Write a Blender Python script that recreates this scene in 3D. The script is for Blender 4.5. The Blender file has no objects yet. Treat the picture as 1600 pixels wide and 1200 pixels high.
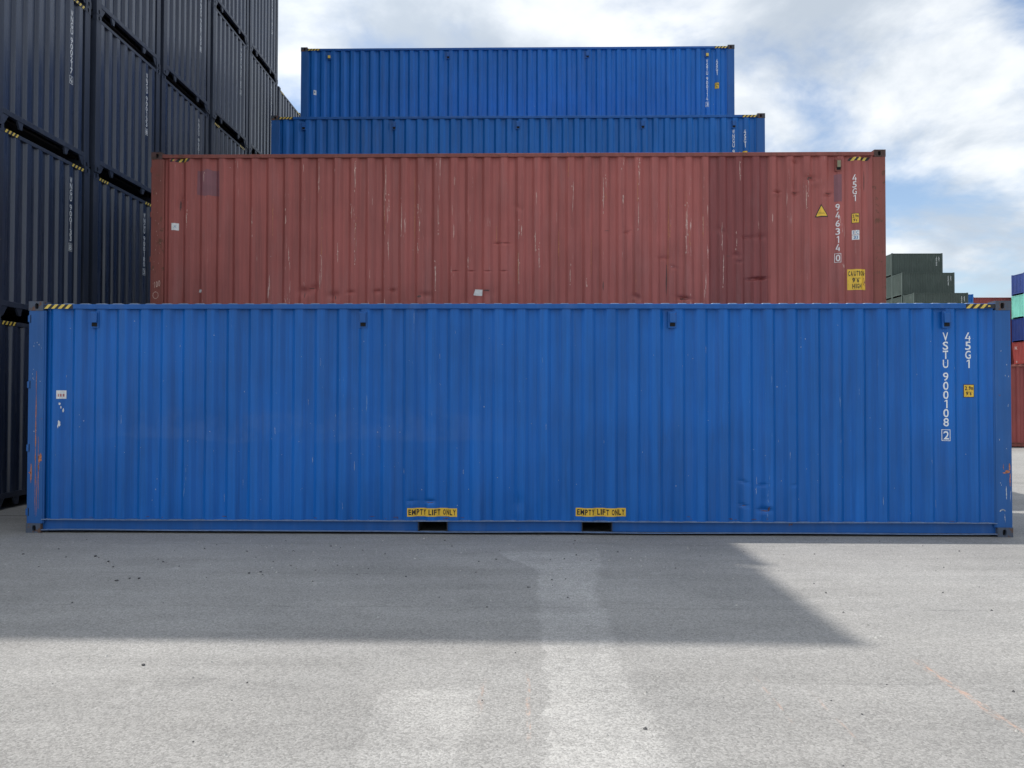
import bpy, bmesh, math, random
from mathutils import Vector, Matrix, noise as mnoise

random.seed(7)
SC = bpy.context.scene
COL = SC.collection

# ------------------------------------------------------------------ camera
cam_d = bpy.data.cameras.new('camera'); cam = bpy.data.objects.new('camera', cam_d); COL.objects.link(cam)
cam_d.sensor_width = 36.0; cam_d.lens = 36.0 * 1197.27 / 1600.0
cam_d.clip_start = 0.05; cam_d.clip_end = 3000
cam.matrix_world = (Matrix.Translation((0, 0, 1.694)) @ Matrix.Rotation(0.0170, 4, 'Z')
                    @ Matrix.Rotation(math.pi / 2 + 0.0180, 4, 'X') @ Matrix.Rotation(0.0016, 4, 'Z'))
SC.camera = cam

# ------------------------------------------------------------------ light
SUN_VEC = Vector((-0.508, 0.164, 1.0)).normalized()       # towards the sun
ELEV = math.asin(SUN_VEC.z)
sun_d = bpy.data.lights.new('sun', 'SUN'); sun_d.energy = 3.3; sun_d.angle = math.radians(0.53)
sun_d.color = (1.0, 0.955, 0.89)
sun = bpy.data.objects.new('sun', sun_d); COL.objects.link(sun)
sun.rotation_euler = (-SUN_VEC).to_track_quat('-Z', 'Y').to_euler()
sun.location = (-20, 6, 40)

SC.view_settings.view_transform = 'Standard'
SC.view_settings.look = 'None'
SC.view_settings.exposure = 0.48
SC.view_settings.gamma = 1.0
SC.view_settings.use_curve_mapping = False

world = bpy.data.worlds.new('World'); SC.world = world; world.use_nodes = True
SKY_STRENGTH = 0.125
CLOUD_LEVEL = 0.80


class NT:
    """small node-tree writer"""
    def __init__(self, tree):
        self.t = tree; tree.nodes.clear()

    def n(self, kind, **kw):
        nd = self.t.nodes.new(kind)
        for k, v in kw.items():
            setattr(nd, k, v)
        return nd

    def link(self, a, b):
        self.t.links.new(a, b)

    def put(self, sock, v):
        if hasattr(v, 'is_output') or isinstance(v, bpy.types.NodeSocket):
            self.link(v, sock)
        elif v is not None:
            if sock.type == 'RGBA' and len(v) == 3:
                v = (*v, 1)
            sock.default_value = v

    def math(self, op, a, b=None, c=None, clamp=False):
        nd = self.n('ShaderNodeMath', operation=op); nd.use_clamp = clamp
        self.put(nd.inputs[0], a)
        if b is not None: self.put(nd.inputs[1], b)
        if c is not None: self.put(nd.inputs[2], c)
        return nd.outputs[0]

    def vmath(self, op, a, b=None):
        nd = self.n('ShaderNodeVectorMath', operation=op)
        self.put(nd.inputs[0], a)
        if b is not None: self.put(nd.inputs[1], b)
        return nd.outputs['Value'] if op in ('DOT_PRODUCT', 'LENGTH', 'DISTANCE') else nd.outputs[0]

    def mix(self, f, a, b, blend='MIX'):
        nd = self.n('ShaderNodeMix', data_type='RGBA', blend_type=blend)
        self.put(nd.inputs['Factor'], f); self.put(nd.inputs['A'], a) if False else None
        self.put(nd.inputs[6], a); self.put(nd.inputs[7], b)
        return nd.outputs[2]

    def noise(self, vec, scale, detail=3, rough=0.55, dist=0.0, stretch=None):
        if stretch is not None:
            vec = self.vmath('MULTIPLY', vec, stretch)
        nd = self.n('ShaderNodeTexNoise')
        self.put(nd.inputs['Vector'], vec)
        nd.inputs['Scale'].default_value = scale; nd.inputs['Detail'].default_value = detail
        nd.inputs['Roughness'].default_value = rough; nd.inputs['Distortion'].default_value = dist
        return nd.outputs[0]

    def ramp(self, v, lo, hi, a=0.0, b=1.0, smooth=True):
        nd = self.n('ShaderNodeMapRange', interpolation_type='SMOOTHSTEP' if smooth else 'LINEAR')
        self.put(nd.inputs['Value'], v)
        nd.inputs['From Min'].default_value = lo; nd.inputs['From Max'].default_value = hi
        nd.inputs['To Min'].default_value = a; nd.inputs['To Max'].default_value = b
        return nd.outputs[0]

    def sep(self, v):
        nd = self.n('ShaderNodeSeparateXYZ'); self.put(nd.inputs[0], v)
        return nd.outputs[0], nd.outputs[1], nd.outputs[2]

    def comb(self, x, y, z):
        nd = self.n('ShaderNodeCombineXYZ')
        for i, v in enumerate((x, y, z)): self.put(nd.inputs[i], v)
        return nd.outputs[0]

    def scale_col(self, col, f):
        return self.mix(1.0, col, self.comb_rgb(f), 'MULTIPLY')

    def comb_rgb(self, f):
        nd = self.n('ShaderNodeCombineColor')
        for i in range(3): self.put(nd.inputs[i], f)
        return nd.outputs[0]


def build_world():
    w = NT(world.node_tree)
    sky = w.n('ShaderNodeTexSky', sky_type='NISHITA')
    sky.sun_disc = False; sky.sun_elevation = ELEV
    sky.sun_rotation = math.atan2(SUN_VEC.x, SUN_VEC.y)
    sky.air_density = 1.0; sky.dust_density = 1.2; sky.ozone_density = 1.0
    d = w.vmath('NORMALIZE', w.n('ShaderNodeTexCoord').outputs['Generated'])
    x, y, z = w.sep(d)
    zz = w.math('ADD', w.math('MAXIMUM', z, 0.0), 0.30)
    u = w.math('DIVIDE', x, zz); v = w.math('DIVIDE', y, zz)
    cl = w.comb(w.math('ADD', u, 69.57690), w.math('ADD', v, 128.81261), 0.0)
    big = w.noise(cl, 1.1, 3, 0.5, 0.2)
    mid = w.noise(cl, 3.0, 9, 0.57, 0.2)
    dens = w.math('ADD', w.math('MULTIPLY', big, 0.45), w.math('MULTIPLY', mid, 0.55))
    cover = w.ramp(dens, 0.375, 0.52)
    # brightness inside the cloud sheet: thick grey bases, bright thin edges, brighter towards the sun
    tone = w.noise(w.vmath('ADD', cl, (11.0, 4.0, 2.0)), 2.6, 8, 0.56, 0.25)
    toward = w.math('MAXIMUM', w.vmath('DOT_PRODUCT', d, tuple(SUN_VEC)), 0.0)
    lum = w.math('ADD', w.ramp(tone, 0.36, 0.62, 0.66, 1.00), w.math('MULTIPLY', w.math('POWER', toward, 6.0), 1.6))
    ccol = w.mix(w.ramp(tone, 0.36, 0.62), (0.79, 0.885, 1.0), (0.96, 0.985, 1.0))
    ccol = w.mix(1.0, ccol, w.comb_rgb(w.math('MULTIPLY', lum, CLOUD_LEVEL)), 'MULTIPLY')
    skyc = w.mix(1.0, sky.outputs[0], w.comb_rgb(SKY_STRENGTH), 'MULTIPLY')
    horizon = w.ramp(z, 0.0, 0.16, 0.55, 0.0)
    fac = w.math('MAXIMUM', w.math('MULTIPLY', cover, 0.93), horizon)
    out = w.mix(fac, skyc, ccol)
    bg = w.n('ShaderNodeBackground'); w.link(out, bg.inputs['Color']); bg.inputs['Strength'].default_value = 1.0
    o = w.n('ShaderNodeOutputWorld'); w.link(bg.outputs[0], o.inputs['Surface'])


build_world()

# ------------------------------------------------------------------ materials
MATS = {}


def new_mat(name):
    m = bpy.data.materials.new(name); m.use_nodes = True
    t = NT(m.node_tree)
    bs = t.n('ShaderNodeBsdfPrincipled'); o = t.n('ShaderNodeOutputMaterial')
    t.link(bs.outputs[0], o.inputs['Surface'])
    return m, t, bs


def flat_mat(name, col, rough=0.5, wear=0.12, wear_scale=25, under=None, thr=0.66):
    """printed film or plain paint with a little wear"""
    m, t, bs = new_mat(name)
    p = t.n('ShaderNodeTexCoord').outputs['Object']
    n = t.noise(p, wear_scale, 4, 0.6)
    c = t.mix(1.0, col, t.comb_rgb(t.ramp(n, 0.3, 0.7, 1 - wear, 1 + wear)), 'MULTIPLY')
    if under is not None:
        c = t.mix(t.ramp(t.noise(p, 16, 6, 0.7), thr, thr + 0.03), c, under)
    t.put(bs.inputs['Base Color'], c)
    bs.inputs['Roughness'].default_value = rough
    MATS[name] = m
    return m


def paint_mat(name, col, chip=(0.5, 0.4, 0.36), chips=0.0, rust=0.0, fade=0.12, streak=0.10, rough=0.42,
              pale_mix=0.22, spec=0.36, scuff_band=False, specks=0.0, grime=0.25, rustcol=(0.105, 0.05, 0.032), rand=0.0, bump=0.25):
    m, t, bs = new_mat(name)
    tc = t.n('ShaderNodeTexCoord')
    p = tc.outputs['Object']
    if rand:
        oi = t.n('ShaderNodeObjectInfo').outputs['Random']
        p2 = t.vmath('ADD', p, t.comb(t.math('MULTIPLY', oi, 37.0), 0.0, t.math('MULTIPLY', oi, 19.0)))
    else:
        p2 = p
    x, y, z = t.sep(p)
    n1 = t.noise(p2, 0.55, 4, 0.55)
    st = t.noise(p2, 1.0, 5, 0.6, 0.0, (11.0, 11.0, 0.45))
    st2 = t.noise(p2, 1.0, 3, 0.6, 0.0, (42.0, 42.0, 0.9))
    f = t.math('ADD', t.ramp(n1, 0.3, 0.7, 1 - fade, 1 + fade), t.ramp(st, 0.3, 0.7, -streak, streak))
    f = t.math('ADD', f, t.ramp(st2, 0.35, 0.65, -streak * 0.35, streak * 0.35))
    if rand:
        f = t.math('ADD', f, t.math('MULTIPLY', t.math('SUBTRACT', oi, 0.5), rand))
    c = t.mix(1.0, col, t.comb_rgb(f), 'MULTIPLY')
    # chalky bloom in soft vertical runs
    pale = tuple(0.72 * v + 0.28 * 0.42 for v in col)
    c = t.mix(t.math('MULTIPLY', t.ramp(t.noise(p2, 1.0, 4, 0.6, 0.0, (4.0, 4.0, 0.8)), 0.5, 0.75), pale_mix), c, pale)
    # grime runs
    g = t.math('MULTIPLY', t.ramp(t.noise(p2, 1.0, 5, 0.65, 0.0, (7.0, 7.0, 0.7)), 0.56, 0.8), grime)
    c = t.mix(g, c, tuple(v * 0.45 + 0.01 for v in col))
    if scuff_band:
        wob = t.math('ADD', z, t.math('MULTIPLY', t.math('SUBTRACT', t.noise(p, 1.3, 3), 0.5), 0.30))
        band = t.math('MULTIPLY', t.ramp(wob, 1.13, 1.17), t.ramp(wob, 1.44, 1.58, 1.0, 0.0))
        band = t.math('MULTIPLY', band, t.math('MULTIPLY', t.ramp(x, 0.6, 1.4), t.ramp(x, 5.0, 6.6, 1.0, 0.0)))
        band = t.math('MULTIPLY', band, t.ramp(t.noise(p, 3.0, 5, 0.65), 0.36, 0.62))
        c = t.mix(t.math('MULTIPLY', band, 0.13), c, tuple(0.75 * v + 0.25 * 0.5 for v in col))
    if chips > 0:
        reg = t.ramp(t.noise(p2, 0.9, 3), 0.42, 0.60)
        ck = t.noise(p2, 1.0, 7, 0.72, 0.0, (24.0, 24.0, 2.2))
        mk = t.math('MULTIPLY', t.ramp(ck, 0.68 - 0.06 * chips, 0.70 - 0.06 * chips), reg)
        mk = t.math('MULTIPLY', mk, t.ramp(y, 0.026, 0.034, 1.0, 0.0))
        c = t.mix(t.math('MULTIPLY', mk, 0.7), c, chip)
    if specks > 0:
        sk = t.ramp(t.noise(p2, 21.0, 3, 0.6), 0.765 - 0.02 * specks, 0.785 - 0.02 * specks)
        c = t.mix(t.math('MULTIPLY', sk, 0.75), c, (0.5, 0.5, 0.5))
    if rust > 0:
        rk = t.noise(p2, 9.0, 8, 0.68)
        rm = t.ramp(rk, 0.70 - 0.25 * rust, 0.76 - 0.25 * rust)
        rc = t.mix(t.noise(p2, 40.0, 3), rustcol, tuple(v * 1.9 for v in rustcol))
        c = t.mix(rm, c, rc)
        t.put(bs.inputs['Roughness'], t.math('ADD', t.math('MULTIPLY', rm, 0.4), rough))
    else:
        t.put(bs.inputs['Roughness'], t.ramp(st, 0.3, 0.7, rough - 0.06, rough + 0.10))
    t.put(bs.inputs['Base Color'], c)
    bs.inputs['Specular IOR Level'].default_value = spec
    bh = t.math('ADD', t.noise(p2, 5.0, 4, 0.5), t.math('MULTIPLY', t.noise(p2, 70.0, 2), 0.05))
    b = t.n('ShaderNodeBump'); b.inputs['Strength'].default_value = bump; b.inputs['Distance'].default_value = 0.006
    t.link(bh, b.inputs['Height']); t.link(b.outputs[0], bs.inputs['Normal'])
    MATS[name] = m
    return m


BLUE = (0.004, 0.116, 0.430)
paint_mat('blue_paint', BLUE, pale_mix=0.08, rough=0.36, scuff_band=True, specks=1.0, chips=0.25, chip=(0.22, 0.33, 0.52), fade=0.12, streak=0.12, grime=0.4)
paint_mat('blue_frame', (0.014, 0.100, 0.325), rust=0.14, fade=0.10, streak=0.08)
paint_mat('blue_rail', (0.009, 0.100, 0.355), rust=0.10, fade=0.10, streak=0.06)
paint_mat('blue_cast', (0.075, 0.095, 0.135), rust=0.72, rustcol=(0.085, 0.052, 0.04), fade=0.2, rough=0.55)
paint_mat('blue_paint_far', (0.006, 0.126, 0.445), pale_mix=0.12, rough=0.36, specks=0.2, fade=0.10, streak=0.13, rand=0.06)
paint_mat('grey_cast', (0.05, 0.06, 0.075), rust=0.75, fade=0.2, rough=0.6)
paint_mat('red_paint', (0.335, 0.095, 0.082), chip=(0.66, 0.48, 0.42), chips=1.0, specks=0.3, fade=0.13, streak=0.13, grime=0.35, rough=0.5)
paint_mat('red_dark', (0.225, 0.057, 0.054), chip=(0.45, 0.28, 0.22), chips=0.4, fade=0.10, streak=0.12, grime=0.3, rough=0.42)
paint_mat('red_frame', (0.24, 0.07, 0.055), rust=0.55, fade=0.16, streak=0.10, rustcol=(0.115, 0.05, 0.036), rough=0.55)
paint_mat('red_cast', (0.10, 0.05, 0.045), rust=0.9, fade=0.2, rustcol=(0.05, 0.035, 0.03), rough=0.65)
paint_mat('navy_paint', (0.029, 0.039, 0.068), fade=0.10, streak=0.12, rand=0.20, rough=0.27, spec=0.62, grime=0.2, bump=0.12)
paint_mat('navy_frame', (0.033, 0.042, 0.066), fade=0.12, streak=0.10, rust=0.15, rand=0.10, rough=0.45, rustcol=(0.12, 0.09, 0.07))
paint_mat('green_paint', (0.052, 0.072, 0.062), fade=0.10, streak=0.10, rand=0.12, rough=0.5)
paint_mat('far_blue', (0.020, 0.045, 0.19), fade=0.1, streak=0.12, rand=0.1)
paint_mat('teal_paint', (0.20, 0.55, 0.46), fade=0.12, streak=0.12)
paint_mat('far_red', (0.30, 0.06, 0.055), fade=0.12, streak=0.12)
paint_mat('maroon_paint', (0.27, 0.06, 0.055), fade=0.12, streak=0.10, chips=0.5, chip=(0.45, 0.33, 0.3))
flat_mat('white_print', (0.80, 0.82, 0.82), 0.45, 0.05, 20)
flat_mat('worn_white', (0.74, 0.74, 0.72), 0.5, 0.08, 30)
flat_mat('white_worn_print', (0.76, 0.74, 0.72), 0.5, 0.08, 20, under=(0.23, 0.07, 0.065), thr=0.64)
flat_mat('yellow_film', (0.80, 0.50, 0.045), 0.42, 0.08, 18)
flat_mat('yellow_tape', (0.72, 0.52, 0.09), 0.42, 0.15, 18)
flat_mat('black_print', (0.016, 0.016, 0.018), 0.5, 0.2, 20)
flat_mat('black_void', (0.006, 0.006, 0.007), 0.9, 0.1, 20)
flat_mat('sticker_blue', (0.10, 0.20, 0.36), 0.5, 0.1, 20)
flat_mat('sticker_red', (0.45, 0.16, 0.16), 0.5, 0.2, 20)
flat_mat('repaint_purple', (0.215, 0.080, 0.095), 0.45, 0.10, 3)
flat_mat('scratch_pale', (0.58, 0.40, 0.34), 0.6, 0.25, 40)
flat_mat('scratch_orange', (0.42, 0.155, 0.075), 0.65, 0.30, 50)
flat_mat('scratch_white', (0.50, 0.53, 0.58), 0.6, 0.25, 40)
flat_mat('scratch_dark', (0.12, 0.055, 0.05), 0.7, 0.25, 40)
flat_mat('plywood_grey', (0.16, 0.15, 0.14), 0.8, 0.2, 12)
paint_mat('roof_sunlit', (0.25, 0.31, 0.40), fade=0.2, streak=0.1, rough=0.6)  # sunlit highlights of the rib crests painted in as a paler roof colour
flat_mat('ledge_catchlight', (0.17, 0.22, 0.31), 0.6, 0.2, 20)  # sky catch-light on the bottom rail lips, painted in as a paler blue
flat_mat('ledge_red', (0.30, 0.14, 0.11), 0.6, 0.2, 20)  # the same painted catch-light for the red rail lips
flat_mat('steel_dark', (0.035, 0.035, 0.035), 0.55, 0.2, 25)
flat_mat('olive_tag', (0.22, 0.21, 0.13), 0.6, 0.2, 25)
flat_mat('rubble', (0.07, 0.07, 0.072), 0.9, 0.3, 60)
flat_mat('pebble', (0.30, 0.295, 0.28), 0.85, 0.4, 30)


def ground_mat():
    m, t, bs = new_mat('asphalt')
    p = t.n('ShaderNodeTexCoord').outputs['Object']
    x, y, z = t.sep(p)
    fine = t.noise(p, 85.0, 3, 0.65)
    fine2 = t.noise(p, 210.0, 2, 0.6)
    vor = t.n('ShaderNodeTexVoronoi'); t.put(vor.inputs['Vector'], p); vor.inputs['Scale'].default_value = 75.0
    stone = t.sep(vor.outputs['Color'])[0]
    f = t.math('ADD', t.ramp(fine, 0.32, 0.68, 0.76, 1.22, False), t.ramp(fine2, 0.3, 0.7, -0.18, 0.18, False))
    f = t.math('ADD', f, t.ramp(stone, 0.0, 1.0, -0.20, 0.20, False))
    blot = t.noise(p, 0.42, 5, 0.6)
    blot2 = t.noise(p, 1.0, 5, 0.6, 0.4, (0.5, 2.6, 1.0))
    f = t.math('MULTIPLY', f, t.math('ADD', t.ramp(blot, 0.3, 0.7, 0.90, 1.10), t.ramp(blot2, 0.3, 0.7, -0.07, 0.07)))
    # pale worn lane and a pale patch where a container used to be dragged
    wx = t.math('ADD', x, t.math('MULTIPLY', t.math('SUBTRACT', t.noise(p, 2.6, 7, 0.64), 0.5), 0.30))
    wy = t.math('ADD', y, t.math('MULTIPLY', t.math('SUBTRACT', t.noise(p, 1.7, 8, 0.72), 0.5), 0.6))
    # the worn lane bends: its edges move with the distance from the container
    el = t.math('SUBTRACT', wx, t.ramp(y, 7.4, 8.6, 0.12, -0.30))
    er = t.math('SUBTRACT', t.math('ADD', t.ramp(y, 6.6, 8.2, 0.62, 0.84), t.ramp(y, 3.4, 5.0, 0.10, 0.0)), wx)
    lane = t.math('MULTIPLY', t.ramp(el, -0.015, 0.03), t.ramp(er, -0.03, 0.07))
    lane = t.math('MULTIPLY', lane, t.ramp(wy, 8.3, 8.6, 1.0, 0.0))
    pat = t.math('MULTIPLY', t.math('MULTIPLY', t.ramp(wx, -0.84, -0.76), t.ramp(wx, -0.34, -0.26, 1.0, 0.0)),
                 t.ramp(wy, 4.45, 4.5, 1.0, 0.0))
    worn = t.math('MAXIMUM', lane, t.math('MULTIPLY', pat, 0.7))
    worn = t.math('MULTIPLY', worn, t.math('MULTIPLY', t.ramp(t.noise(p, 9.0, 6, 0.7), 0.30, 0.58, 0.35, 1.0), t.ramp(t.noise(p, 0.9, 3), 0.3, 0.6, 0.6, 1.0)))
    f = t.math('MULTIPLY', f, t.ramp(worn, 0.0, 1.0, 1.0, 1.30, False))
    dust = t.math('MULTIPLY', t.ramp(t.noise(p, 1.9, 6, 0.7), 0.60, 0.72), t.ramp(t.noise(p, 14.0, 4, 0.7), 0.42, 0.6))
    base = t.mix(t.noise(p, 0.9, 3), (0.236, 0.233, 0.226), (0.250, 0.243, 0.231))
    c = t.mix(1.0, base, t.comb_rgb(f), 'MULTIPLY')
    c = t.mix(t.math('MULTIPLY', dust, 0.35), c, (0.50, 0.49, 0.47))
    # rust scrapes left by dragged steel, all running away from the yard edge
    brk = t.ramp(t.noise(p, 1.0, 6, 0.7, 0.0, (40.0, 9.0, 1.0)), 0.44, 0.68)
    for (lx, y0, y1, w, amt) in ((2.525, 3.3, 5.05, 0.030, 0.60), (1.40, 4.1, 4.75, 0.010, 0.30), (1.65, 3.8, 4.5, 0.010, 0.30),
                                 (0.02, 3.85, 4.75, 0.014, 0.45), (-0.245, 4.2, 4.65, 0.018, 0.30)):
        wxx = t.math('ADD', x, t.math('MULTIPLY', t.math('SUBTRACT', t.noise(p, 3.0, 2), 0.5), 0.03))
        dl = t.math('ABSOLUTE', t.math('SUBTRACT', wxx, lx))
        mk = t.math('MULTIPLY', t.ramp(dl, w * 0.4, w * 1.3, 1.0, 0.0),
                    t.math('MULTIPLY', t.ramp(y, y0 - 0.1, y0 + 0.1), t.ramp(y, y1 - 0.15, y1 + 0.05, 1.0, 0.0)))
        mk = t.math('MULTIPLY', t.math('MULTIPLY', mk, brk), amt * 0.8)
        c = t.mix(mk, c, (0.56, 0.285, 0.165))
    # paving seams running across the yard, faint and broken
    for (sy, amt) in ((6.22, 0.40), (7.38, 0.30), (4.62, 0.18), (8.86, 0.3)):
        ys = t.math('ADD', y, t.math('MULTIPLY', t.math('SUBTRACT', t.noise(p, 0.7, 3), 0.5), 0.09))
        sm_ = t.ramp(t.math('ABSOLUTE', t.math('SUBTRACT', ys, sy)), 0.004, 0.016, 1.0, 0.0)
        sm_ = t.math('MULTIPLY', sm_, t.ramp(t.noise(p, 1.0, 5, 0.7, 0.0, (2.2, 9.0, 1.0)), 0.44, 0.60))
        c = t.mix(t.math('MULTIPLY', sm_, amt), c, (0.07, 0.07, 0.07))
    # old oil spots and tyre smears
    oil = t.math('MULTIPLY', t.ramp(t.noise(p, 0.8, 4, 0.6), 0.60, 0.70), t.ramp(t.noise(p, 4.5, 5, 0.6), 0.46, 0.62))
    c = t.mix(t.math('MULTIPLY', oil, 0.22), c, (0.10, 0.10, 0.10))
    # pavement joint beside the dark stacks
    jn = t.math('MULTIPLY', t.ramp(t.math('ABSOLUTE', t.math('SUBTRACT', t.math('ADD', y, t.math('MULTIPLY', t.noise(p, 2.0, 2), 0.05)), 10.86)), 0.012, 0.022, 1.0, 0.0),
                t.ramp(x, -6.3, -6.1, 1.0, 0.0))
    c = t.mix(jn, c, (0.03, 0.03, 0.03))
    t.put(bs.inputs['Base Color'], c)
    bs.inputs['Roughness'].default_value = 0.88
    bs.inputs['Specular IOR Level'].default_value = 0.3
    h = t.math('ADD', t.math('MULTIPLY', fine, 0.7), t.math('MULTIPLY', vor.outputs['Distance'], -0.5))
    b = t.n('ShaderNodeBump'); b.inputs['Strength'].default_value = 0.55; b.inputs['Distance'].default_value = 0.006
    t.link(h, b.inputs['Height']); t.link(b.outputs[0], bs.inputs['Normal'])
    MATS['asphalt'] = m


ground_mat()

# ------------------------------------------------------------------ mesh helpers


class MB:
    def __init__(self):
        self.v = []; self.f = []; self.mi = []

    def box(self, x0, x1, y0, y1, z0, z1, mi=0):
        b = len(self.v)
        self.v += [(x, y, z) for z in (z0, z1) for y in (y0, y1) for x in (x0, x1)]
        for q in ((0, 2, 3, 1), (4, 5, 7, 6), (0, 1, 5, 4), (2, 6, 7, 3), (0, 4, 6, 2), (1, 3, 7, 5)):
            self.f.append([b + i for i in q]); self.mi.append(mi)

    def bar(self, x0, x1, y0, y1, z0, z1, mi=0, wob=0.003, seed=0.0):
        """long box along x that is not quite straight"""
        n = max(2, int((x1 - x0) / 0.3)); s = len(self.v)
        for i in range(n + 1):
            x = x0 + (x1 - x0) * i / n
            e = 1.0 if 0 < i < n else 0.0
            dy = e * wob * 0.6 * mnoise.noise(Vector((x * 0.9, seed, 1.5))); dz = e * wob * mnoise.noise(Vector((x * 0.7, seed + 3.0, 7.5)))
            self.v += [(x, y0 + dy, z0 + dz), (x, y1 + dy, z0 + dz), (x, y1 + dy, z1 + dz), (x, y0 + dy, z1 + dz)]
        for i in range(n):
            a = s + i * 4
            for q in range(4):
                w_ = (q + 1) % 4
                self.f.append([a + q, a + w_, a + 4 + w_, a + 4 + q]); self.mi.append(mi)
        self.f.append([s, s + 1, s + 2, s + 3]); self.mi.append(mi)
        e = s + n * 4; self.f.append([e + 3, e + 2, e + 1, e]); self.mi.append(mi)

    def prism(self, pts, axis, a, b, mi=0):
        """closed polygon pts (2-D) extruded along axis from a to b; polygon axes are the other two in order"""
        n = len(pts); s = len(self.v)
        for d in (a, b):
            for (p, q) in pts:
                self.v.append({'x': (d, p, q), 'y': (p, d, q), 'z': (p, q, d)}[axis])
        self.f.append([s + i for i in range(n)]); self.mi.append(mi)
        self.f.append([s + n + i for i in reversed(range(n))]); self.mi.append(mi)
        for i in range(n):
            j = (i + 1) % n
            self.f.append([s + i, s + n + i, s + n + j, s + j]); self.mi.append(mi)

    def mesh(self, name, recalc=True, smooth=False, bevel=0.0):
        me = bpy.data.meshes.new(name)
        me.from_pydata(self.v, [], self.f)
        for i, k in enumerate(self.mi):
            if k: me.polygons[i].material_index = k
        if recalc or bevel:
            bm = bmesh.new(); bm.from_mesh(me)
            if recalc: bmesh.ops.recalc_face_normals(bm, faces=bm.faces)
            if bevel:
                bmesh.ops.bevel(bm, geom=[e for e in bm.edges if len(e.link_faces) == 2 and e.calc_face_angle(0) > 0.6],
                                offset=bevel, segments=2, affect='EDGES', profile=0.5)
            bm.to_mesh(me); bm.free()
        if smooth:
            for pl in me.polygons: pl.use_smooth = True
        me.update()
        return me


def link_part(name, me, mats, parent=None):
    o = bpy.data.objects.new(name, me); COL.objects.link(o)
    if not isinstance(mats, (list, tuple)): mats = [mats]
    while len(me.materials) < len(mats): me.materials.append(None)
    for i, mn in enumerate(mats):
        if me.materials[i] is None: me.materials[i] = MATS[mn]
        o.material_slots[i].link = 'OBJECT'
        o.material_slots[i].material = MATS[mn]
    if parent is not None: o.parent = parent
    return o


def empty(name, loc, label, cat, group=None):
    e = bpy.data.objects.new(name, None); COL.objects.link(e)
    e.empty_display_size = 0.3
    e.location = loc; e['label'] = label; e['category'] = cat
    if group: e['group'] = group
    return e


# corrugation: breakpoints over one period, smoothed by averaging over +-r
class Profile:
    def __init__(self, outer, slope, inner, depth, start, r=0.009):
        self.seg = (outer, outer + slope, outer + slope + inner, outer + 2 * slope + inner)
        self.pitch = self.seg[3]; self.depth = depth; self.start = start; self.r = r

    def raw(self, t):
        t = (t - self.start) % self.pitch
        a, b, c, d = self.seg
        if t <= a: return 0.0
        if t <= b: return self.depth * (t - a) / (b - a)
        if t <= c: return self.depth
        return self.depth * (d - t) / (d - c)

    def __call__(self, t):
        k = 9
        return sum(self.raw(t + self.r * (2 * i / (k - 1) - 1)) for i in range(k)) / k

    def columns(self, a, b, fine=True):
        out = {round(a, 5), round(b, 5)}
        k = int((a - self.start) // self.pitch) - 1
        while self.start + k * self.pitch < b:
            s = self.start + k * self.pitch
            brk = [s, s + self.seg[0], s + self.seg[1], s + self.seg[2]]
            for q in brk:
                for d in ((-self.r, 0, self.r) if fine else (0,)):
                    if a < q + d < b: out.add(round(q + d, 5))
            if fine:
                mids = [s + self.seg[0] / 2, s + (self.seg[1] + self.seg[2]) / 2]
                for q in mids:
                    if a < q < b: out.add(round(q, 5))
            k += 1
        return sorted(out)


WALL_Y = 0.022
SIDE = Profile(0.090, 0.049, 0.090, 0.041, 0.30, 0.007)
ENDP = Profile(0.112, 0.028, 0.108, 0.048, 1.877 - 0.056, 0.006)
L40, W, HC = 12.192, 2.438, 2.896


def make_depth(dents=(), wave=0.0, seed=0.0):
    def depth(x, z):
        y = WALL_Y + SIDE(x)
        if wave:
            y += wave * mnoise.noise(Vector((x * 0.9 + seed, z * 0.8, seed))) + wave * 0.45 * mnoise.noise(Vector((x * 3.1, z * 1.7 + seed, 4.0)))
            y -= 0.0
        for (cx, cz, rx, rz, dp, tilt) in dents:
            dx = x - cx; dz = z - cz - tilt * dx
            if abs(dx) < 3 * rx and abs(dz) < 3 * rz:
                y += 1.5 * dp * math.exp(-(dx / rx) ** 2 - (dz / rz) ** 2)
        return y
    return depth


def panel_mesh(name, x0, x1, z0, z1, depth, rows, fine=True, flip=False):
    cols = SIDE.columns(x0, x1, fine)
    mb = MB(); n = len(cols)
    for r in range(rows + 1):
        z = z0 + (z1 - z0) * r / rows
        for x in cols: mb.v.append((x, depth(x, z), z))
    for r in range(rows):
        for i in range(n - 1):
            a = r * n + i
            mb.f.append([a, a + 1, a + n + 1, a + n]); mb.mi.append(0)
    return mb.mesh(name, recalc=False, smooth=False)


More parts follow.
